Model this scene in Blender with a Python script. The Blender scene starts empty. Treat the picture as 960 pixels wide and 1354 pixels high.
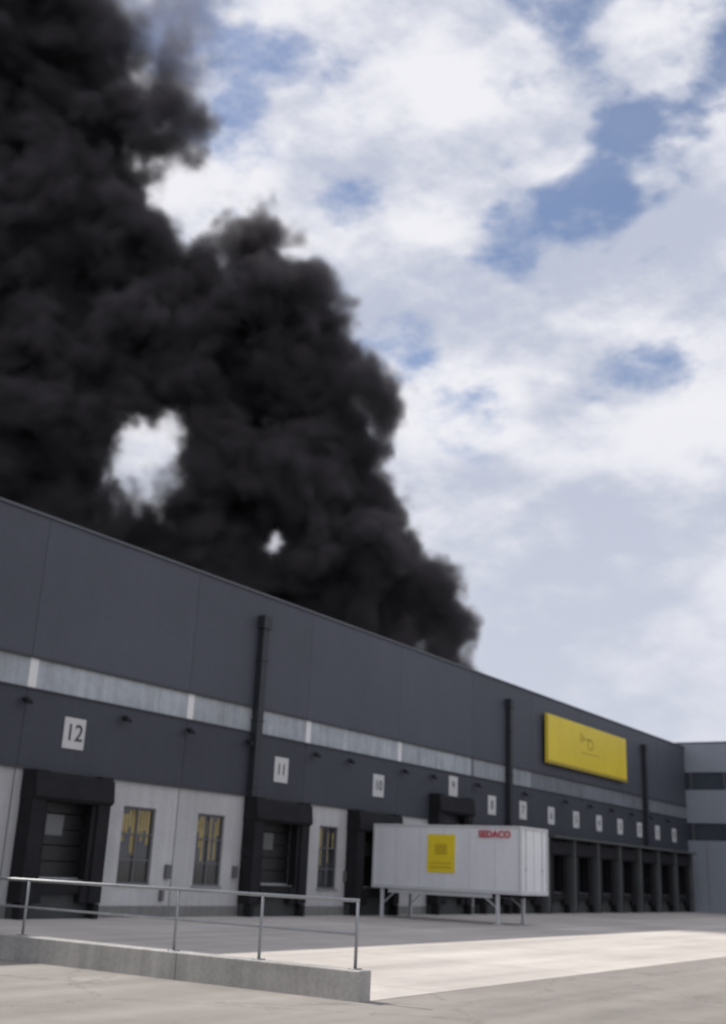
import bpy, math, random
from mathutils import Matrix, Vector
random.seed(7)
scene = bpy.context.scene
col = scene.collection
ANG = math.radians(56)
FR = Matrix.Translation((-9.7, 33.1, 0)) @ Matrix.Rotation(ANG, 4, 'Z')   # x along facade, -y outwards

# ------------------------------------------------------------------ materials
def nodes_of(m):
    m.use_nodes = True
    nt = m.node_tree
    return nt, nt.nodes, nt.links

def make_mat(name, c, rough=0.7, var=0.12, scale=0.8, fine=12.0, bump=0.15, metallic=0.0,
             streak=0.0, panel=0.0, spec=0.4, bumpdist=0.02):
    m = bpy.data.materials.new(name)
    nt, N, L = nodes_of(m)
    b = N['Principled BSDF']
    b.inputs['Roughness'].default_value = rough
    b.inputs['Metallic'].default_value = metallic
    b.inputs['Specular IOR Level'].default_value = spec
    tc = N.new('ShaderNodeTexCoord')
    n1 = N.new('ShaderNodeTexNoise'); n1.inputs['Scale'].default_value = scale; n1.inputs['Detail'].default_value = 5
    n1.inputs['Roughness'].default_value = 0.62
    L.new(tc.outputs['Object'], n1.inputs['Vector'])
    n2 = N.new('ShaderNodeTexNoise'); n2.inputs['Scale'].default_value = fine; n2.inputs['Detail'].default_value = 2
    L.new(tc.outputs['Object'], n2.inputs['Vector'])
    add = N.new('ShaderNodeMath'); add.operation = 'MULTIPLY_ADD'
    L.new(n2.outputs[0], add.inputs[0]); add.inputs[1].default_value = 0.4
    L.new(n1.outputs[0], add.inputs[2])
    last = add
    if streak:
        mp = N.new('ShaderNodeMapping'); mp.inputs['Scale'].default_value = (2.2, 2.2, 0.12)
        L.new(tc.outputs['Object'], mp.inputs[0])
        n3 = N.new('ShaderNodeTexNoise'); n3.inputs['Scale'].default_value = 1.6; n3.inputs['Detail'].default_value = 3
        L.new(mp.outputs[0], n3.inputs['Vector'])
        s = N.new('ShaderNodeMath'); s.operation = 'MULTIPLY_ADD'
        L.new(n3.outputs[0], s.inputs[0]); s.inputs[1].default_value = streak
        L.new(last.outputs[0], s.inputs[2]); last = s
    mr = N.new('ShaderNodeMapRange')
    off = 0.5 * streak
    mr.inputs[1].default_value = 0.4 + off; mr.inputs[2].default_value = 1.0 + off
    mr.inputs[3].default_value = 1 - var; mr.inputs[4].default_value = 1 + var
    L.new(last.outputs[0], mr.inputs[0])
    fac = mr
    if panel:
        sx = N.new('ShaderNodeSeparateXYZ'); L.new(tc.outputs['Object'], sx.inputs[0])
        a = N.new('ShaderNodeMath'); a.operation = 'MULTIPLY_ADD'; a.inputs[1].default_value = 1 / 7.07; a.inputs[2].default_value = 0.03
        L.new(sx.outputs[0], a.inputs[0])
        f = N.new('ShaderNodeMath'); f.operation = 'FLOOR'; L.new(a.outputs[0], f.inputs[0])
        w = N.new('ShaderNodeTexWhiteNoise'); w.noise_dimensions = '1D'; L.new(f.outputs[0], w.inputs['W'])
        mm = N.new('ShaderNodeMapRange'); mm.inputs[3].default_value = 1 - panel; mm.inputs[4].default_value = 1 + panel
        L.new(w.outputs['Value'], mm.inputs[0])
        mu = N.new('ShaderNodeMath'); mu.operation = 'MULTIPLY'
        L.new(mr.outputs[0], mu.inputs[0]); L.new(mm.outputs[0], mu.inputs[1]); fac = mu
    vm = N.new('ShaderNodeVectorMath'); vm.operation = 'SCALE'; vm.inputs[0].default_value = c[:3]
    L.new(fac.outputs[0], vm.inputs['Scale'])
    L.new(vm.outputs[0], b.inputs['Base Color'])
    if bump:
        bp = N.new('ShaderNodeBump'); bp.inputs['Strength'].default_value = bump; bp.inputs['Distance'].default_value = bumpdist
        L.new(n2.outputs[0], bp.inputs['Height']); L.new(bp.outputs[0], b.inputs['Normal'])
    return m

M = {}
M['clad'] = make_mat('anthracite_cladding', (0.068, 0.073, 0.094), 0.55, 0.17, 0.15, 6, 0.05, streak=0.25, panel=0.06)
M['clad2'] = make_mat('dark_band_cladding', (0.045, 0.049, 0.064), 0.6, 0.18, 0.2, 6, 0.05, streak=0.3, panel=0.06)
M['white'] = make_mat('light_concrete_panel', (0.46, 0.46, 0.465), 0.85, 0.2, 0.35, 9, 0.1, streak=0.5, panel=0.06)
M['strip'] = make_mat('translucent_strip', (0.34, 0.365, 0.39), 0.35, 0.32, 0.35, 3, 0.05, streak=0.7, panel=0.14)
M['stripw'] = make_mat('strip_joint_white', (0.72, 0.72, 0.72), 0.5, 0.06)
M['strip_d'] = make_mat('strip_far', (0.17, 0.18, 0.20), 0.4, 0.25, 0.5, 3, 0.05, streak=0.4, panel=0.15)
M['trim'] = make_mat('dark_trim', (0.04, 0.042, 0.048), 0.5, 0.1)
M['cap'] = make_mat('parapet_cap_metal', (0.10, 0.105, 0.12), 0.4, 0.1, metallic=0.3)
M['roof'] = make_mat('roof_membrane', (0.25, 0.25, 0.25), 0.9, 0.2)
M['rubber'] = make_mat('black_rubber', (0.018, 0.018, 0.021), 0.8, 0.35, 1.5, 8, 0.3, spec=0.2)
M['door'] = make_mat('dock_door_panel', (0.030, 0.030, 0.032), 0.5, 0.25, 1.0, 8, 0.1)
M['dwin'] = make_mat('dock_door_window', (0.15, 0.155, 0.16), 0.3, 0.2, 1.0, 8, 0.1)
M['steel'] = make_mat('galvanised_steel', (0.30, 0.31, 0.32), 0.5, 0.2, 2.0, 20, 0.1, metallic=0.5)
M['base'] = make_mat('plinth_concrete', (0.20, 0.20, 0.195), 0.9, 0.3, 0.8, 12, 0.2, streak=0.5)
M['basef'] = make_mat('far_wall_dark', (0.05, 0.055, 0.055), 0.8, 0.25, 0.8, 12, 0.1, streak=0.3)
M['div'] = make_mat('dock_divider', (0.10, 0.105, 0.105), 0.8, 0.25, 0.8, 12, 0.1, streak=0.3)
M['frame'] = make_mat('window_frame', (0.12, 0.12, 0.125), 0.5, 0.1)
M['glass'] = make_mat('window_glass', (0.035, 0.037, 0.04), 0.06, 0.3, 1.0, 2, 0.02, spec=0.7)
M['blind'] = make_mat('yellow_blind', (0.34, 0.27, 0.12), 0.7, 0.3, 2.0, 6, 0.1)
M['plate'] = make_mat('number_plate_white', (0.55, 0.55, 0.55), 0.6, 0.08)
M['black'] = make_mat('black_lettering', (0.05, 0.05, 0.054), 0.6, 0.05, bump=0)
M['yellow'] = make_mat('yellow_sign', (0.78, 0.60, 0.03), 0.45, 0.08, 0.5, 5, 0.03, streak=0.2)
M['yel_d'] = make_mat('sign_lettering', (0.55, 0.40, 0.02), 0.5, 0.1, bump=0)
M['ytrim'] = make_mat('sign_trim_dark', (0.40, 0.30, 0.03), 0.5, 0.1)
M['contw'] = make_mat('container_white', (0.70, 0.71, 0.73), 0.45, 0.09, 0.5, 6, 0.05, streak=0.4)
M['contf'] = make_mat('container_frame', (0.55, 0.56, 0.58), 0.5, 0.1)
M['red'] = make_mat('red_lettering', (0.50, 0.04, 0.06), 0.5, 0.05, bump=0)
M['curb'] = make_mat('curb_concrete', (0.38, 0.37, 0.35), 0.9, 0.28, 0.9, 14, 0.35, streak=0.8)
M['wing'] = make_mat('wing_light_cladding', (0.27, 0.295, 0.33), 0.55, 0.09, 0.3, 5, 0.04, streak=0.25)
M['wingg'] = make_mat('wing_window_band', (0.05, 0.06, 0.075), 0.12, 0.2, 0.6, 3, 0.02, spec=0.7)
M['pipe'] = make_mat('downpipe_dark', (0.026, 0.028, 0.034), 0.5, 0.15)

def ground_mat(name, c, var, joints=None):
    m = bpy.data.materials.new(name)
    nt, N, L = nodes_of(m)
    b = N['Principled BSDF']; b.inputs['Roughness'].default_value = 0.92; b.inputs['Specular IOR Level'].default_value = 0.25
    tc = N.new('ShaderNodeTexCoord')
    big = N.new('ShaderNodeTexNoise'); big.inputs['Scale'].default_value = 0.13; big.inputs['Detail'].default_value = 6; big.inputs['Roughness'].default_value = 0.6
    mid = N.new('ShaderNodeTexNoise'); mid.inputs['Scale'].default_value = 1.3; mid.inputs['Detail'].default_value = 6; mid.inputs['Roughness'].default_value = 0.7
    fine = N.new('ShaderNodeTexNoise'); fine.inputs['Scale'].default_value = 60; fine.inputs['Detail'].default_value = 2
    mp = N.new('ShaderNodeMapping'); mp.inputs['Scale'].default_value = (0.08, 1.1, 1)
    trk = N.new('ShaderNodeTexNoise'); trk.inputs['Scale'].default_value = 0.9; trk.inputs['Detail'].default_value = 4
    for n in (big, mid, fine): L.new(tc.outputs['Object'], n.inputs['Vector'])
    L.new(tc.outputs['Object'], mp.inputs[0]); L.new(mp.outputs[0], trk.inputs['Vector'])
    def mad(a, k, prev):
        x = N.new('ShaderNodeMath'); x.operation = 'MULTIPLY_ADD'; L.new(a, x.inputs[0]); x.inputs[1].default_value = k
        if prev is None: x.inputs[2].default_value = 0
        else: L.new(prev, x.inputs[2])
        return x.outputs[0]
    v = mad(big.outputs[0], 0.9, None); v = mad(mid.outputs[0], 0.55, v); v = mad(fine.outputs[0], 0.35, v); v = mad(trk.outputs[0], 0.9, v)
    mr = N.new('ShaderNodeMapRange'); mr.inputs[1].default_value = 1.0; mr.inputs[2].default_value = 1.7
    mr.inputs[3].default_value = 1 - var; mr.inputs[4].default_value = 1 + var; L.new(v, mr.inputs[0])
    out = mr.outputs[0]
    if joints:
        br = N.new('ShaderNodeTexBrick'); br.offset = 0.0
        br.inputs['Color1'].default_value = (1, 1, 1, 1); br.inputs['Color2'].default_value = (0.9, 0.9, 0.9, 1); br.inputs['Mortar'].default_value = (0.55, 0.55, 0.55, 1)
        br.inputs['Scale'].default_value = 1.0; br.inputs['Mortar Size'].default_value = 0.025
        br.inputs['Brick Width'].default_value = joints; br.inputs['Row Height'].default_value = joints
        L.new(tc.outputs['Object'], br.inputs['Vector'])
        mu = N.new('ShaderNodeMath'); mu.operation = 'MULTIPLY'; L.new(out, mu.inputs[0]); L.new(br.outputs['Color'], mu.inputs[1]); out = mu.outputs[0]
    else:
        vo = N.new('ShaderNodeTexVoronoi'); vo.feature = 'DISTANCE_TO_EDGE'; vo.inputs['Scale'].default_value = 0.22
        w = N.new('ShaderNodeVectorMath'); w.operation = 'MULTIPLY_ADD'; w.inputs[1].default_value = (1.5, 1.5, 0)
        L.new(mid.outputs['Color'], w.inputs[0]); L.new(tc.outputs['Object'], w.inputs[2]); L.new(w.outputs[0], vo.inputs['Vector'])
        cr = N.new('ShaderNodeMapRange'); cr.inputs[1].default_value = 0.0; cr.inputs[2].default_value = 0.008; cr.inputs[3].default_value = 0.7; cr.inputs[4].default_value = 1
        L.new(vo.outputs['Distance'], cr.inputs[0])
        mu = N.new('ShaderNodeMath'); mu.operation = 'MULTIPLY'; L.new(out, mu.inputs[0]); L.new(cr.outputs[0], mu.inputs[1]); out = mu.outputs[0]
    vm = N.new('ShaderNodeVectorMath'); vm.operation = 'SCALE'; vm.inputs[0].default_value = c; L.new(out, vm.inputs['Scale'])
    L.new(vm.outputs[0], b.inputs['Base Color'])
    bp = N.new('ShaderNodeBump'); bp.inputs['Strength'].default_value = 0.35; bp.inputs['Distance'].default_value = 0.02
    L.new(fine.outputs[0], bp.inputs['Height']); L.new(bp.outputs[0], b.inputs['Normal'])
    return m
M['asphalt'] = ground_mat('weathered_asphalt', (0.245, 0.226, 0.208), 0.3)
M['yard'] = ground_mat('yard_concrete', (0.50, 0.463, 0.432), 0.26, joints=6.0)

# ------------------------------------------------------------------ builders
def empty(name, s=0, o=0, z=0):
    e = bpy.data.objects.new(name, None)
    e.matrix_world = FR @ Matrix.Translation((s, -o, z))
    e.empty_display_size = 1
    col.objects.link(e)
    e['off'] = (s, -o, z)
    return e

class MB:
    def __init__(self): self.v = []; self.f = []
    def box(self, s0, s1, o0, o1, z0, z1):
        i = len(self.v)
        y0, y1 = -o1, -o0
        self.v += [(s0,y0,z0),(s1,y0,z0),(s1,y1,z0),(s0,y1,z0),(s0,y0,z1),(s1,y0,z1),(s1,y1,z1),(s0,y1,z1)]
        self.f += [tuple(i+k for k in q) for q in ((0,3,2,1),(4,5,6,7),(0,1,5,4),(1,2,6,5),(2,3,7,6),(3,0,4,7))]
        return self
    def tube(self, p, q, r, n=10):
        p = Vector((p[0], -p[1], p[2])); q = Vector((q[0], -q[1], q[2]))
        d = (q-p).normalized(); a = d.orthogonal().normalized(); b = d.cross(a)
        i = len(self.v)
        for c in (p, q):
            for k in range(n):
                t = 2*math.pi*k/n
                self.v.append(tuple(c + r*(math.cos(t)*a+math.sin(t)*b)))
        for k in range(n):
            self.f.append((i+k, i+(k+1)%n, i+n+(k+1)%n, i+n+k))
        self.f.append(tuple(i+k for k in range(n))[::-1]); self.f.append(tuple(i+n+k for k in range(n)))
        return self
    def poly_prism(self, pts, s0, s1):   # pts in (o,z)
        i = len(self.v); n = len(pts)
        for s in (s0, s1):
            for (o, z) in pts: self.v.append((s, -o, z))
        for k in range(n): self.f.append((i+k, i+(k+1)%n, i+n+(k+1)%n, i+n+k))
        self.f.append(tuple(i+k for k in range(n))[::-1]); self.f.append(tuple(i+n+k for k in range(n)))
        return self
    def done(self, name, mat, parent=None, bevel=0.0, smooth=False):
        off = Vector(parent['off']) if parent is not None else Vector((0,0,0))
        me = bpy.data.meshes.new(name)
        me.from_pydata([tuple(Vector(v)-off) for v in self.v], [], self.f)
        me.materials.append(mat)
        import bmesh
        bm = bmesh.new(); bm.from_mesh(me); bmesh.ops.recalc_face_normals(bm, faces=bm.faces); bm.to_mesh(me); bm.free()
        o = bpy.data.objects.new(name, me); col.objects.link(o)
        if parent is not None: o.parent = parent
        else: o.matrix_world = FR
        if bevel:
            bv = o.modifiers.new('b', 'BEVEL'); bv.width = bevel; bv.segments = 2; bv.limit_method = 'ANGLE'
        if smooth:
            for p in me.polygons: p.use_smooth = True
        return o

def text(name, body, size, s, o, z, mat, parent, rot=(math.pi/2,0,0), extr=0.004, bold=0.0):
    c = bpy.data.curves.new(name, 'FONT'); c.body = body; c.size = size; c.align_x = 'CENTER'; c.align_y = 'CENTER'
    c.extrude = extr; c.offset = bold; c.materials.append(mat)
    ob = bpy.data.objects.new(name, c); col.objects.link(ob)
    ob.parent = parent
    ob.location = Vector((s, -o, z)) - Vector(parent['off']); ob.rotation_euler = rot
    return ob

# ------------------------------------------------------------------ ground
def sheet(name, pts, z, mat):
    me = bpy.data.meshes.new(name); me.from_pydata([(x, -o, z) for x, o in pts], [], [(0,1,2,3)]); me.materials.append(mat)
    ob = bpy.data.objects.new(name, me); ob.matrix_world = FR; col.objects.link(ob); return ob
sheet('ground', [(-1500,1500),(1500,1500),(1500,-1500),(-1500,-1500)], 0.0, M['asphalt'])
sheet('yard_pavement', [(-8.3,17.6),(90,17.6),(90,-0.3),(-8.3,-0.3)], 0.004, M['yard'])

# ------------------------------------------------------------------ warehouse
H = 11.85
SL, SR = -45.0, 62.5
WH = empty('warehouse_building')
docks = [(-16.0, 4.15, 1.6), (-9.0, 4.15, 1.6), (1.65, 4.15, 1.55), (12.1, 4.15, 1.7), (18.9, 4.15, 1.7), (25.6, 5.35, 1.7), (30.1, 4.15, 1.5), (33.8, 4.15, 1.5)]
far = [(37.7,6),(41.3,5),(44.9,4),(48.5,3),(52.1,2),(55.7,1),(59.3,0)]
wins = [(-5.6,-4.2),(4.35,5.85),(7.95,9.4),(15.3,16.6),(21.9,23.1)]
def wall_with_openings(s0, s1, z0, z1, ops, name, mat, th=0.25):
    mb = MB(); ops = sorted(ops); cur = s0
    for (a, b, c, d) in ops:
        mb.box(cur, a, -th, 0, z0, z1)
        if c > z0: mb.box(a, b, -th, 0, z0, c)
        if d < z1: mb.box(a, b, -th, 0, d, z1)
        cur = b
    mb.box(cur, s1, -th, 0, z0, z1)
    return mb.done(name, mat, WH)
ops = [(a, b, 1.0, 3.4) for a, b in wins]
for s, top, h in docks: ops.append((s-h+0.3, s+h-0.3, 1.15, min(top-0.7, 4.15)))
wall_with_openings(SL, 36.0, 0.35, 4.2, ops, 'lower_wall', M['white'])
ops = [(s-1.25, s+1.25, 1.15, 3.5) for s, n in far]
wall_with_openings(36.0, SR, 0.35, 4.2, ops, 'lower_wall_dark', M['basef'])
MB().box(SL, SR, -0.25, 0.03, 0, 0.35).done('plinth', M['base'], WH)
mb = MB()
for s in [-7.27+7.07*i for i in range(6)]: mb.box(s-0.02, s+0.02, 0.0, 0.004, 0.36, 4.15)
mb.done('wall_joints', M['frame'], WH)
mb = MB(); mb2 = MB(); st = MB(); stw = MB(); std = MB()
k = -0.2 - 7.07*6
edges = []
while k < SR: edges.append(k); k += 7.07
edges = [max(SL, e) for e in edges] + [SR]
for a, b in zip(edges[:-1], edges[1:]):
    if b-a < 0.1: continue
    mb.box(a+0.007, b-0.007, -0.12, 0.06, 7.45, H-0.06)
    mb2.box(a+0.007, b-0.007, -0.12, 0.06, 4.2, 6.5)
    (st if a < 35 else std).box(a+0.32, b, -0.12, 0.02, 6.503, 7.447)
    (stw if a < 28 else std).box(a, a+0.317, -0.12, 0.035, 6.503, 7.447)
    for q in (1, 2, 3):
        x = a+0.3+(b-a-0.3)*q/4
        (st if a < 35 else std).box(x-0.02, x+0.02, 0.02, 0.03, 6.51, 7.44)
mb.done('upper_cladding', M['clad'], WH, 0.006); mb2.done('band_cladding', M['clad2'], WH, 0.006)
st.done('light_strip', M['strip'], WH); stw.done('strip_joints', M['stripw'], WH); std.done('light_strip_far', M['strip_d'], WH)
MB().box(SL, SR, -0.3, -0.121, 4.2, H-0.06).done('backing_wall', M['trim'], WH)
MB().box(SL-0.1, SR+0.05, -0.35, 0.12, H-0.06, H+0.03).done('parapet_cap', M['cap'], WH, 0.01)
MB().box(SL, SR, 0.061, 0.11, 7.40, 7.47).box(SL, SR, 0.061, 0.10, 6.47, 6.52).box(SL, SR, 0.061, 0.10, 4.16, 4.24).done('flashing', M['trim'], WH)
MB().box(SL, SR, -65, -0.31, 11.0, 11.3).done('roof', M['roof'], WH)
MB().box(SL, SL+0.25, -65, -0.301, 0, H-0.1).box(SL+0.25, SR, -65, -64.7, 0, H-0.1).box(SR-0.25, SR, -64.7, -0.301, 0, H-0.1).done('rear_walls', M['clad'], WH)
MB().box(SL+0.3, SR-0.3, -3.0, -2.9, 0.02, 4.1).done('interior_wall', M['trim'], WH)
mb = MB()
for s in (-32, -10.8, 10.6, 32.1, 53.2):
    mb.box(s-0.17, s+0.17, 0.06, 0.34, 0.3, 10.85)
    mb.box(s-0.24, s+0.24, 0.06, 0.40, 10.45, 10.95)
    for z in (2.0, 4.5, 6.9, 9.2): mb.box(s-0.2, s+0.2, 0.03, 0.37, z, z+0.08)
mb.done('downpipes', M['pipe'], WH, 0.01)
mb = MB()
for s in (-7.6, -0.3, 3.8, 6.9, 10.2, 14.5, 17.0, 21.4, 24.0, 28.5, 34, 39.5, 43.2, 46.8, 50.4, 54.0, 57.6):
    mb.box(s-0.03, s+0.03, 0.06, 0.28, 6.15, 6.19)
    mb.poly_prism([(0.18,6.04),(0.36,5.98),(0.36,6.08),(0.2,6.17)], s-0.12, s+0.12)
mb.done('wall_lamps', M['rubber'], WH)
fr = MB(); gl = MB(); bl = MB(); sl = MB()
for a, b in wins:
    z0, z1 = 1.0, 3.4
    t = 0.07
    fr.box(a, a+t, -0.16, -0.06, z0, z1).box(b-t, b, -0.16, -0.06, z0, z1).box(a+t, b-t, -0.16, -0.06, z0, z0+t).box(a+t, b-t, -0.16, -0.06, z1-t, z1)
    m = (a+b)/2
    fr.box(m-0.03, m+0.03, -0.155, -0.065, z0+t, z1-t)
    for z in (1.75, 2.55):
        fr.box(a+t, m-0.03, -0.15, -0.07, z-0.025, z+0.025).box(m+0.03, b-t, -0.15, -0.07, z-0.025, z+0.025)
    gl.box(a+t, b-t, -0.125, -0.12, z0+t, z1-t)
    for j in range(9):
        w = (b-a-0.24)/9
        x = a+0.12+j*w
        if random.random() < 0.8:
            zz = random.choice((2.75, 2.6, 2.3, 1.9))
            bl.box(x, x+w*0.8, -0.118, -0.113, zz+random.uniform(-.1,.1), z1-t-0.02-random.choice((0, 0, 0.15)))
    sl.box(a-0.05, b+0.05, -0.05, 0.06, z0-0.06, z0-0.003)
fr.done('window_frames', M['frame'], WH); gl.done('window_glass', M['glass'], WH); bl.done('window_blinds', M['blind'], WH); sl.done('window_sills', M['steel'], WH)
rub = MB(); dr = MB(); drw = MB(); dst = MB(); bump = MB(); pit = MB(); guide = MB()
def dock(s, top, half=1.85, n=0):
    p = 0.6
    rub.box(s-half, s-half+0.5, 0.03, p, 0.45, top)
    rub.box(s+half-0.5, s+half, 0.03, p, 0.45, top)
    rub.poly_prism([(0.03, top-0.85), (p+0.02, top-0.85), (p+0.12, top-0.75), (p+0.05, top-0.1), (0.03, top+0.02)], s-half-0.02, s+half+0.02)
    rub.box(s-half+0.5, s-half+0.68, p-0.12, p-0.09, 0.75, top-0.86)
    rub.box(s+half-0.68, s+half-0.5, p-0.12, p-0.09, 0.75, top-0.86)
    dt = min(top-0.7, 4.15)
    nz = 5; hh = (dt-1.15)/nz
    for i in range(nz):
        dr.box(s-half+0.31, s+half-0.31, -0.2, -0.13, 1.155+i*hh, 1.15+(i+1)*hh-0.02)
    drw.box(s-0.5, s+0.35, -0.128, -0.118, 2.35, 2.95)
    dst.box(s-1.0, s+1.0, 0.03, 0.42, 1.02, 1.10)
    rub.box(s-0.95, s+0.95, 0.42, 0.47, 0.72, 1.08)
    pit.box(s-half+0.02, s+half-0.02, 0.031, 0.28, 0.0, 1.015)
    for x in (s-0.9, s+0.9):
        bump.box(x-0.16, x+0.16, 0.28, 0.55, 0.45, 1.0)
    for x in (s-half+0.15, s+half-0.15):
        guide.box(x-0.1, x+0.1, 0.28, 0.62, 0.0, 0.44)
for i, (s, top, h) in enumerate(docks): dock(s, top, h, i)
for i, (s, n) in enumerate(far): dock(s, 3.9, 1.42, i+1)
rub.done('dock_shelters', M['rubber'], WH, 0.02); dr.done('dock_doors', M['door'], WH, 0.01)
drw.done('dock_door_windows', M['dwin'], WH); dst.done('dock_levellers', M['steel'], WH)
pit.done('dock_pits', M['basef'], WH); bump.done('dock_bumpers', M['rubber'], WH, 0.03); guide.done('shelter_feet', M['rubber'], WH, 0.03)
MB().box(36.2, 61.5, 0.11, 0.95, 3.98, 4.09).done('canopy', M['div'], WH, 0.01)
mb = MB()
for s in [36.0+3.6*i-0.1 for i in range(0, 8)]:
    mb.box(s-0.09, s+0.09, 0.05, 0.75, 0.0, 3.975)
mb.done('dock_dividers', M['div'], WH)
pl = MB()
nums = [(1.8, 5.38, '12'), (12.4, 5.3, '11'), (19.4, 5.3, '10'), (26.15, 5.85, '9'), (30.3, 5.25, '8'), (34.0, 5.25, '7')] + [(s, 5.2, str(n)) for s, n in far]
nums = [(-9.0, 5.35, '13')] + nums
for s, z, t in nums:
    pl.box(s-0.43, s+0.43, 0.065, 0.095, z-0.47, z+0.47)
    text('number_'+t, t, 0.72 if t == '12' else 0.6, s, 0.1, z, M['black'], WH, bold=0.006)
pl.done('number_plates', M['plate'], WH)
mb = MB()
mb.box(6.5,6.75,0.0,0.12,1.2,1.65).box(10.0,10.2,0.0,0.12,1.3,1.7).box(17.1,17.3,0,0.12,1.3,1.7)
mb.box(6.35,6.5,0.0,0.1,0.5,0.85)
mb.done('control_boxes', M['frame'], WH)

# yellow banner sign
SG = empty('yellow_wall_sign', 42.9, 0.2, 8.05)
MB().box(36.6, 49.3, 0.22, 0.36, 8.05, 10.85).done('panel', M['yellow'], SG, 0.03)
MB().box(36.6, 49.3, 0.365, 0.38, 8.05, 8.22).box(36.6, 36.7, 0.365, 0.38, 8.22, 10.85).done('edge_trim', M['ytrim'], SG)
mb = MB()
for s in (37.4, 40, 43, 46, 48.7): mb.box(s-0.05, s+0.05, 0.07, 0.22, 8.3, 8.4).box(s-0.05, s+0.05, 0.07, 0.22, 10.4, 10.5)
mb.done('brackets', M['steel'], SG)
# small centred emblem: a ring with a flared bell, and one thin line under it
mb = MB()
n = 20; cx, cz = 43.1, 9.75
for k in range(n):
    t0 = 2*math.pi*k/n; t1 = 2*math.pi*(k+1)/n
    i = len(mb.v)
    for r, t in ((0.22,t0),(0.36,t0),(0.36,t1),(0.22,t1)): mb.v.append((cx+r*1.5*math.cos(t), -0.366, cz+r*math.sin(t)))
    mb.f.append((i,i+1,i+2,i+3))
i = len(mb.v)
mb.v += [(42.3,-0.367,9.95),(42.3,-0.367,10.08),(41.5,-0.367,10.35),(41.5,-0.367,9.7)]; mb.f.append((i,i+1,i+2,i+3))
mb.box(42.3, 43.1, 0.362, 0.366, 9.96, 10.08)
mb.box(41.6, 44.4, 0.362, 0.366, 9.12, 9.2)
mb.done('emblem', M['yel_d'], SG)

# ------------------------------------------------------------------ office wing
W = empty('office_wing_building', 62.5, 0, 0)
W_len = 40
def wing_band(name, z0, z1, rec, mat):
    MB().box(62.6+rec, 85, -30, W_len-rec, z0, z1).done(name, mat, W)
wing_band('ground_floor_wall', 0, 5.0, 0, M['wing'])
wing_band('window_band_1', 5.0, 6.25, 0.12, M['wingg'])
wing_band('first_floor_wall', 6.25, 8.65, 0, M['wing'])
wing_band('window_band_2', 8.65, 9.95, 0.12, M['wingg'])
wing_band('parapet_wall', 9.95, 12.1, 0, M['wing'])
MB().box(62.55, 85.05, -30.05, W_len+0.05, 12.1, 12.2).done('roof_cap', M['cap'], W)
mb = MB()
for i in range(16):
    o = 0.4+i*2.5
    for z0, z1 in ((5.003, 6.247), (8.653, 9.947)): mb.box(62.64, 62.72, o, o+0.08, z0, z1)
mb.done('mullions', M['frame'], W)
mb = MB()
for i in range(8):
    o = 1.4+i*5
    mb.box(62.585, 62.6, o, o+0.03, 0.02, 4.99)
mb.done('panel_joints', M['frame'], W)

# ------------------------------------------------------------------ swap body container
C = empty('cargo_container', 19.4, 4.0, 0)
a, b, o0, o1, z0, z1 = 18.15, 20.65, 0.72, 7.5, 1.12, 3.65
MB().box(a+0.03, b-0.03, o0+0.03, o1-0.06, z0+0.05, z1-0.03).done('body', M['contw'], C)
mb = MB()
for s0_, s1_ in ((a, a+0.1), (b-0.1, b)):
    for p0, p1 in ((o0, o0+0.12), (o1-0.12, o1)): mb.box(s0_, s1_, p0, p1, z0, z1)
    mb.box(s0_, s1_, o0+0.121, o1-0.121, z0, z0+0.14).box(s0_, s1_, o0+0.121, o1-0.121, z1-0.09, z1)
for p0, p1 in ((o0, o0+0.1), (o1-0.1, o1)):
    mb.box(a+0.101, b-0.101, p0, p1, z0, z0+0.14).box(a+0.101, b-0.101, p0, p1, z1-0.09, z1)
mb.done('frame_rails', M['contf'], C, 0.012)
mb = MB()
for i in range(1, 6):
    o = o0 + (o1-o0)*i/6
    mb.box(a+0.022, a+0.029, o-0.012, o+0.012, z0+0.15, z1-0.1)
mb.done('side_seams', M['contf'], C)
mb = MB()
for s in (a+0.5, b-0.5):
    mb.tube((s, o1-0.03, z0+0.15), (s, o1-0.03, z1-0.1), 0.018)
    mb.box(s-0.05, s+0.05, o1-0.055, o1-0.0, 2.0, 2.12)
mb.box((a+b)/2-0.012, (a+b)/2+0.012, o1-0.058, o1-0.045, z0+0.15, z1-0.1)
mb.done('door_bars', M['contf'], C)
mb = MB()
for s in (a+0.12, b-0.12):
    for o in (1.2, 6.45):
        mb.box(s-0.06, s+0.06, o-0.06, o+0.06, 0.03, z0)
        mb.box(s-0.16, s+0.16, o-0.16, o+0.16, 0.005, 0.035)
        mb.tube((s, o+0.05, 0.55), (s, o+(0.75 if o < 3 else -0.75), z0), 0.025)
    mb.box(s-0.05, s+0.05, 1.5, 6.2, z0-0.16, z0-0.003)
mb.done('support_legs', M['contf'], C, 0.008)
mb = MB()
for s in (a+0.6, b-0.6): mb.box(s-0.09, s+0.09, o0+0.2, o1-0.2, z0-0.12, z0+0.045)
mb.done('under_beams', M['rubber'], C)
MB().box(a-0.006, a+0.027, 3.35, 4.6, 1.82, 3.28).done('yellow_poster', M['yellow'], C)
MB().box(a-0.012, a-0.0065, 3.7, 4.25, 2.5, 2.9).box(a-0.012, a-0.0065, 3.5, 4.45, 1.98, 2.05).box(a-0.012, a-0.0065, 3.5, 4.45, 2.15, 2.2).done('poster_print', M['yel_d'], C)
text('red_lettering', 'SEDACO', 0.36, a-0.005, 6.35, 3.32, M['red'], C, rot=(math.pi/2, 0, -math.pi/2), extr=0.02, bold=0.006)

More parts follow.
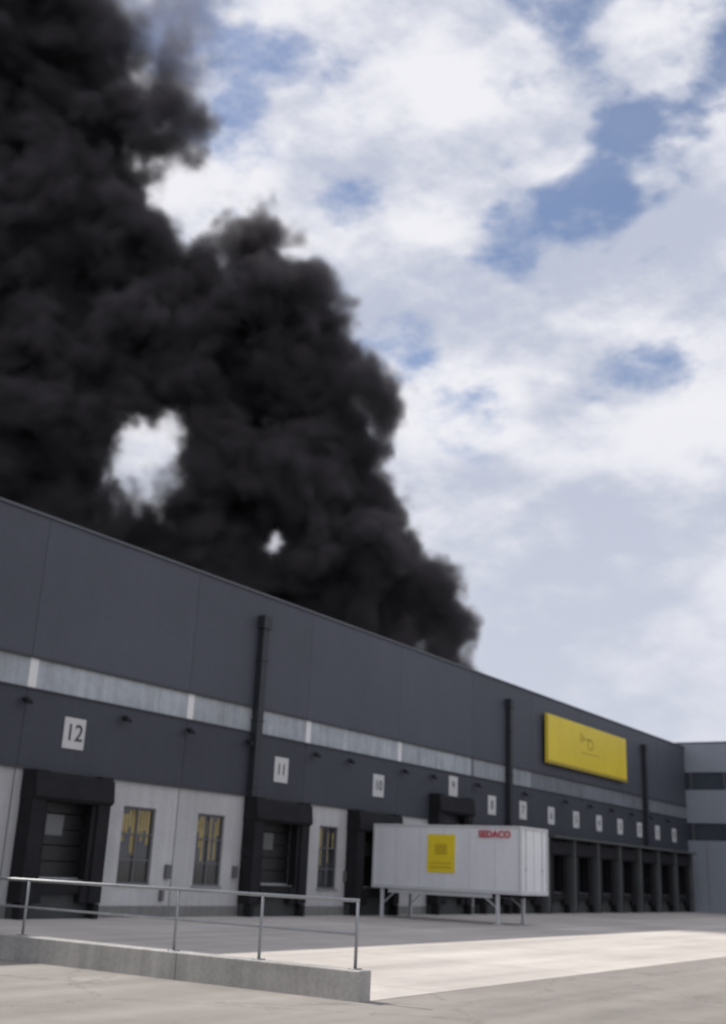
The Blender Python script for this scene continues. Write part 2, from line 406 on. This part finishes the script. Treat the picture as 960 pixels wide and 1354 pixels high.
# ------------------------------------------------------------------ curb wall + railing
CW = empty('low_concrete_wall', -8.15, 10, 0)
MB().box(-8.3, -8.0, 1.5, 17.6, -0.1, 0.40).done('wall_body', M['curb'], CW, 0.02)
mb = MB()
for o in (4.1, 9.2, 14.2): mb.box(-8.303, -8.3, o, o+0.012, 0.0, 0.385)
mb.done('joints', M['frame'], CW)
R = empty('metal_railing', -8.15, 10, 0.4)
mb = MB(); s = -8.15
end = 17.42
posts = [end, end-1.72, end-3.42, end-6.95, end-8.7, end-12.1, end-15.0]
for o in posts:
    mb.tube((s, o, 0.40), (s, o, 1.30), 0.024)
    mb.box(s-0.07, s+0.07, o-0.07, o+0.07, 0.401, 0.415)
mb.tube((s, end-15.1, 1.31), (s, end+0.02, 1.31), 0.027)
mb.tube((s, end-15.0, 0.86), (s, end, 0.86), 0.019)
mb.done('rails', M['steel'], R, smooth=True)

# ------------------------------------------------------------------ smoke plume (volume grid)
sm_mat = bpy.data.materials.new('smoke_volume')
nt, N, L = nodes_of(sm_mat)
N.remove(N['Principled BSDF'])
pv = N.new('ShaderNodeVolumePrincipled')
pv.inputs['Color'].default_value = (0.215, 0.195, 0.205, 1)
pv.inputs['Density'].default_value = 1.5
pv.inputs['Anisotropy'].default_value = 0.1
L.new(pv.outputs[0], N['Material Output'].inputs['Volume'])
sm_mat.cycles.volume_step_rate = 4.0
sm_mat.cycles.volume_sampling = 'DISTANCE'
spheres = [ # X, Z, R, dY
 (8.6,14.5,3.6,0),(8.0,19.5,3.8,0),(7.4,17,4.4,0),(5.2,25.0,4.8,1),(8.0,22.5,3.4,0),(6.6,26.5,4.0,-1),(1.0,30,6.0,-1),(-1.6,36,5.8,2),(-2.6,42,6.2,0),(1.0,46.0,4.8,-3),(6.2,16.5,4.8,0),(3,21,5,0),
 (-8,49,8.5,2),(-9.5,55,7.4,-2),(-13.2,62.5,5.8,0),(-15,44,7,3),(-12,37,6.5,0),(-8,24,5,2),(-20,56,9,2),(-25,61,7,-2),(-17,51,8,0),(-34,60,9,0),
 (-32,66,9,0),(-36,76,11,3),(-42,90,15,0),(-32,88,9,0),(-27.5,79,6.5,0),(-24.0,86,6.8,2),(-23,94,7.5,2),(-22.5,75,6.0,-3),(-27,70,5,0),(-42,60,13,0),(-33,50,10,2),(-47,45,12,0),
 (-36,37,9,0),(-29,48.5,8,0),(-30,31,7.0,0),(-14,30,6.0,0),(-22,27,6,0),(-60,70,16,0),(-62,50,16,0),(-55,30,13,0),(-14,33.5,6.0,2),
 (-24,50,9,0),(-30,41,9,0),(-16,38,8,0),(-21,34,7,0),(-38,29,9,0),(-27,27,7,0),(-5,29,7,0),(0,22,5,0),(-7,36,8,0),(-45,22,9,0),(-32,22,7,0),(-23,40,9,0),(-20,46,8,0),(-12,26,6,0),(-18,22,6,0)]
g = bpy.data.node_groups.new('smoke_gn', 'GeometryNodeTree')
g.interface.new_socket('Geometry', in_out='INPUT', socket_type='NodeSocketGeometry')
g.interface.new_socket('Geometry', in_out='OUTPUT', socket_type='NodeSocketGeometry')
GN = g.nodes; GL = g.links
gout = GN.new('NodeGroupOutput')
pos = GN.new('GeometryNodeInputPosition')
def gm(op, a, b=None, c=None):
    n = GN.new('ShaderNodeMath'); n.operation = op
    for i, x in enumerate((a, b, c)):
        if x is None: continue
        if isinstance(x, (int, float)): n.inputs[i].default_value = x
        else: GL.new(x, n.inputs[i])
    return n.outputs[0]
def gsmooth(x, lo, hi, a=0.0, b=1.0):
    m = GN.new('ShaderNodeMapRange'); m.interpolation_type = 'SMOOTHSTEP'
    GL.new(x, m.inputs[0])
    for i, v in ((1, lo), (2, hi), (3, a), (4, b)):
        if isinstance(v, (int, float)): m.inputs[i].default_value = v
        else: GL.new(v, m.inputs[i])
    return m.outputs[0]
wn = GN.new('ShaderNodeTexNoise'); wn.inputs['Scale'].default_value = 0.09; wn.inputs['Detail'].default_value = 2
GL.new(pos.outputs[0], wn.inputs['Vector'])
wv = GN.new('ShaderNodeVectorMath'); wv.operation = 'MULTIPLY_ADD'; wv.inputs[1].default_value = (5, 5, 5)
GL.new(wn.outputs['Color'], wv.inputs[0])
sub = GN.new('ShaderNodeVectorMath'); sub.operation = 'ADD'; sub.inputs[1].default_value = (-2.5, -2.5, -2.5)
GL.new(pos.outputs[0], sub.inputs[0]); GL.new(sub.outputs[0], wv.inputs[2])
P = wv.outputs[0]
def sdist(src, c):
    d = GN.new('ShaderNodeVectorMath'); d.operation = 'DISTANCE'; GL.new(src, d.inputs[0]); d.inputs[1].default_value = c
    return d.outputs['Value']
acc = None
for X, Z, Rr, dy in spheres:
    v = gm('SUBTRACT', sdist(P, (X, 100+dy, Z)), Rr)
    acc = v if acc is None else gm('SMOOTH_MIN', acc, v, 1.5)
sz = GN.new('ShaderNodeSeparateXYZ'); GL.new(pos.outputs[0], sz.inputs[0])
vo = GN.new('ShaderNodeTexVoronoi'); vo.feature = 'F1'; vo.inputs['Scale'].default_value = 0.24; vo.inputs['Detail'].default_value = 2.0
vo.inputs['Roughness'].default_value = 0.6
GL.new(P, vo.inputs['Vector'])
n2 = GN.new('ShaderNodeTexNoise'); n2.inputs['Scale'].default_value = 0.22; n2.inputs['Detail'].default_value = 5; n2.inputs['Roughness'].default_value = 0.65
GL.new(P, n2.inputs['Vector'])
amp = gm('MULTIPLY_ADD', sz.outputs[2], 0.03, 1.4)
d1 = gm('MULTIPLY', gm('SUBTRACT', 0.60, vo.outputs['Distance']), amp)
d2 = gm('MULTIPLY', gm('MULTIPLY', gm('SUBTRACT', n2.outputs[0], 0.48), amp), 2.8)
val = gm('ADD', gm('MULTIPLY', acc, -1.0), gm('ADD', d1, d2))
dens = gsmooth(val, 0.0, gm('MULTIPLY_ADD', sz.outputs[2], 0.045, 0.1))
# thinner towards the upper right of the plume (older, dispersed smoke)
tt = gm('ADD', sz.outputs[2], gm('MULTIPLY', sz.outputs[0], 0.9))
dens = gm('MULTIPLY', dens, gsmooth(tt, 46, 71, 1.0, 0.08))
# thin, hazy, ragged gaps through the smoke bank, stretched along its depth
for X, Z, Rr, lo, pw in ((-23.0, 39.2, 2.3, 0.012, 2.4), (-19.8, 41.8, 1.5, 0.03, 2.2), (-8.4, 31.0, 0.9, 0.03, 1.6), (-21.5, 36.5, 2.6, 0.10, 1.8)):
    dirv = Vector((X, 100, Z-1.7)).normalized()
    rel = GN.new('ShaderNodeVectorMath'); rel.operation = 'SUBTRACT'; GL.new(pos.outputs[0], rel.inputs[0]); rel.inputs[1].default_value = (X, 100, Z)
    cr = GN.new('ShaderNodeVectorMath'); cr.operation = 'CROSS_PRODUCT'; GL.new(rel.outputs[0], cr.inputs[0]); cr.inputs[1].default_value = dirv
    ln = GN.new('ShaderNodeVectorMath'); ln.operation = 'LENGTH'; GL.new(cr.outputs[0], ln.inputs[0])
    gn_ = GN.new('ShaderNodeTexNoise'); gn_.inputs['Scale'].default_value = 0.36 if Rr > 1.2 else 0.7; gn_.inputs['Detail'].default_value = 5; gn_.inputs['Roughness'].default_value = 0.62
    GL.new(cr.outputs[0], gn_.inputs['Vector'])
    dd = gm('ADD', ln.outputs['Value'], gm('MULTIPLY', gm('SUBTRACT', gn_.outputs[0], 0.5), Rr*4.6))
    dd = gm('ADD', dd, gm('MULTIPLY', gm('SUBTRACT', n2.outputs[0], 0.5), Rr*1.4))
    fct = gm('POWER', gsmooth(dd, Rr*0.1, Rr*2.7, 0.0, 1.0), pw)
    fct = gm('MULTIPLY_ADD', fct, 1.0-lo, lo)
    dens = gm('MULTIPLY', dens, fct)
vc = GN.new('GeometryNodeVolumeCube')
GL.new(dens, vc.inputs['Density'])
vc.inputs['Min'].default_value = (-62, 84, 11.4); vc.inputs['Max'].default_value = (15, 118, 104)
vc.inputs['Resolution X'].default_value = 200; vc.inputs['Resolution Y'].default_value = 72; vc.inputs['Resolution Z'].default_value = 240
smt = GN.new('GeometryNodeSetMaterial'); smt.inputs['Material'].default_value = sm_mat
GL.new(vc.outputs[0], smt.inputs[0]); GL.new(smt.outputs[0], gout.inputs[0])
me = bpy.data.meshes.new('smoke_plume'); me.materials.append(sm_mat)
smo = bpy.data.objects.new('smoke_plume', me); col.objects.link(smo)
md = smo.modifiers.new('smoke', 'NODES'); md.node_group = g

# ------------------------------------------------------------------ world sky
EL = math.radians(47); AZ = math.radians(-56)
w = bpy.data.worlds.new('World'); scene.world = w; w.use_nodes = True
w.cycles.sampling_method = 'MANUAL'; w.cycles.sample_map_resolution = 256
nt = w.node_tree; N = nt.nodes; L = nt.links
bg = N['Background']; bg.inputs['Strength'].default_value = 0.1
sky = N.new('ShaderNodeTexSky'); sky.sky_type = 'NISHITA'; sky.sun_disc = False
sky.sun_elevation = EL; sky.sun_rotation = AZ; sky.air_density = 1.0; sky.dust_density = 0.6; sky.ozone_density = 2.0
tc = N.new('ShaderNodeTexCoord')
nrm = N.new('ShaderNodeVectorMath'); nrm.operation = 'NORMALIZE'; L.new(tc.outputs['Generated'], nrm.inputs[0])
D = nrm.outputs[0]
def wm(op, a, b=None, c=None, clamp=False):
    n = N.new('ShaderNodeMath'); n.operation = op; n.use_clamp = clamp
    for i, x in enumerate((a, b, c)):
        if x is None: continue
        if isinstance(x, (int, float)): n.inputs[i].default_value = x
        else: L.new(x, n.inputs[i])
    return n.outputs[0]
def wnoise(scale, detail, rough, mapping=(1,1,1), loc=(0,0,0), rot=(0,0,0), dist=0.0):
    mp = N.new('ShaderNodeMapping'); mp.inputs['Scale'].default_value = mapping; mp.inputs['Location'].default_value = loc; mp.inputs['Rotation'].default_value = rot
    L.new(D, mp.inputs[0])
    n = N.new('ShaderNodeTexNoise'); n.inputs['Scale'].default_value = scale; n.inputs['Detail'].default_value = detail; n.inputs['Roughness'].default_value = rough
    n.inputs['Distortion'].default_value = dist
    L.new(mp.outputs[0], n.inputs['Vector']); return n.outputs[0]
rr = (0, math.radians(35), 0)
cn = wnoise(11.0, 6, 0.54, (0.8, 1, 1.4), (1.3, 0.2, 2.1), rr, 0.0)
cn2 = wnoise(3.0, 2, 0.5, (1,1,1.3), (4.3,1.2,0.1), rr)
cov = wm('MULTIPLY_ADD', cn2, 0.3, wm('MULTIPLY_ADD', cn, 2.2, -0.46))
gaps = [((181,1180,1056),3.0,.36),((370,1171,1084),3.8,.38),((349,1230,902),2.6,.36),((280,1250,850),1.8,.30),((204,1267,791),2.3,.36),((-40,1244,861),2.0,.38),
        ((-218,1192,1020),2.8,.40),((30,1306,669),2.0,.3),((381,1316,642),1.6,.22),((-330,1170,1080),3.5,.34),((460,1230,960),2.0,.25),((120,1290,760),1.5,.2)]
for v, rad, k in gaps:
    d = Vector(v).normalized()
    dp = N.new('ShaderNodeVectorMath'); dp.operation = 'DOT_PRODUCT'; L.new(D, dp.inputs[0]); dp.inputs[1].default_value = d
    m = N.new('ShaderNodeMapRange'); m.interpolation_type = 'SMOOTHSTEP'; L.new(dp.outputs['Value'], m.inputs[0])
    m.inputs[1].default_value = math.cos(math.radians(rad*1.6)); m.inputs[2].default_value = 1.0; m.inputs[3].default_value = 0; m.inputs[4].default_value = k
    cov = wm('SUBTRACT', cov, m.outputs[0])
sp = N.new('ShaderNodeSeparateXYZ'); L.new(D, sp.inputs[0])
low = N.new('ShaderNodeMapRange'); L.new(sp.outputs[2], low.inputs[0]); low.inputs[1].default_value = 0.6; low.inputs[2].default_value = 0.1
low.inputs[3].default_value = 0.03; low.inputs[4].default_value = 0.36
cov = wm('ADD', cov, low.outputs[0])
cm = N.new('ShaderNodeMapRange'); cm.interpolation_type = 'SMOOTHSTEP'; L.new(cov, cm.inputs[0]); cm.inputs[1].default_value = 0.28; cm.inputs[2].default_value = 0.72
cm.inputs[3].default_value = 0.12
sh = wnoise(10.0, 5, 0.58, (0.8, 1, 1.5), (1.33, 0.2, 2.0), rr, 0.0)
sh2 = wnoise(4.0, 2, 0.5, (1,1,2), (7.3,2.2,0.6), rr)
shm = N.new('ShaderNodeMapRange'); shm.interpolation_type = 'SMOOTHSTEP'; L.new(wm('ADD', wm('MULTIPLY', sh, 0.9), wm('MULTIPLY', sh2, 0.4)), shm.inputs[0]); shm.inputs[1].default_value = 0.50; shm.inputs[2].default_value = 0.78
cc = N.new('ShaderNodeMix'); cc.data_type = 'RGBA'
cc.inputs[6].default_value = (5.2, 5.6, 6.8, 1); cc.inputs[7].default_value = (8.7, 8.7, 9.2, 1)
L.new(shm.outputs[0], cc.inputs[0])
tint = N.new('ShaderNodeVectorMath'); tint.operation = 'MULTIPLY'; L.new(sky.outputs[0], tint.inputs[0]); tint.inputs[1].default_value = (1.15, 1.12, 1.18)
mx = N.new('ShaderNodeMix'); mx.data_type = 'RGBA'
L.new(cm.outputs[0], mx.inputs[0]); L.new(tint.outputs[0], mx.inputs[6]); L.new(cc.outputs[2], mx.inputs[7])
hz = N.new('ShaderNodeMapRange'); hz.interpolation_type = 'SMOOTHSTEP'; L.new(sp.outputs[2], hz.inputs[0]); hz.inputs[1].default_value = 0.45; hz.inputs[2].default_value = 0.05
hz.inputs[3].default_value = 0.0; hz.inputs[4].default_value = 0.7
hm = N.new('ShaderNodeMix'); hm.data_type = 'RGBA'; L.new(hz.outputs[0], hm.inputs[0]); L.new(mx.outputs[2], hm.inputs[6]); hm.inputs[7].default_value = (6.4, 6.7, 7.7, 1)
L.new(hm.outputs[2], bg.inputs['Color'])

# ------------------------------------------------------------------ sun
sd = bpy.data.lights.new('sun', 'SUN'); sd.energy = 4.9; sd.angle = math.radians(0.6); sd.color = (1.0, 0.95, 0.89)
so = bpy.data.objects.new('sun', sd); col.objects.link(so)
ts = Vector((math.sin(AZ)*math.cos(EL), math.cos(AZ)*math.cos(EL), math.sin(EL)))
so.rotation_euler = ts.to_track_quat('Z', 'Y').to_euler(); so.location = ts*200

# ------------------------------------------------------------------ camera
cd = bpy.data.cameras.new('camera'); cam = bpy.data.objects.new('camera', cd); col.objects.link(cam)
cd.sensor_fit = 'VERTICAL'; cd.sensor_height = 24; cd.lens = 24*1450/1354; cd.clip_end = 5000; cd.clip_start = 0.1
cd.dof.use_dof = True; cd.dof.focus_distance = 8.0; cd.dof.aperture_fstop = 0.95
Pt = math.radians(18.16); c, s_ = 0.99895, 0.0459
F = Vector((0, math.cos(Pt), math.sin(Pt))); R0 = Vector((1,0,0)); U0 = Vector((0,-math.sin(Pt), math.cos(Pt)))
Rc = c*R0 + s_*U0; Uc = -s_*R0 + c*U0
mt = Matrix((Rc, Uc, -F)).transposed().to_4x4(); mt.translation = (0, 0, 1.7)
cam.matrix_world = mt
scene.camera = cam
scene.view_settings.view_transform = 'Standard'; scene.view_settings.look = 'None'; scene.view_settings.exposure = 0
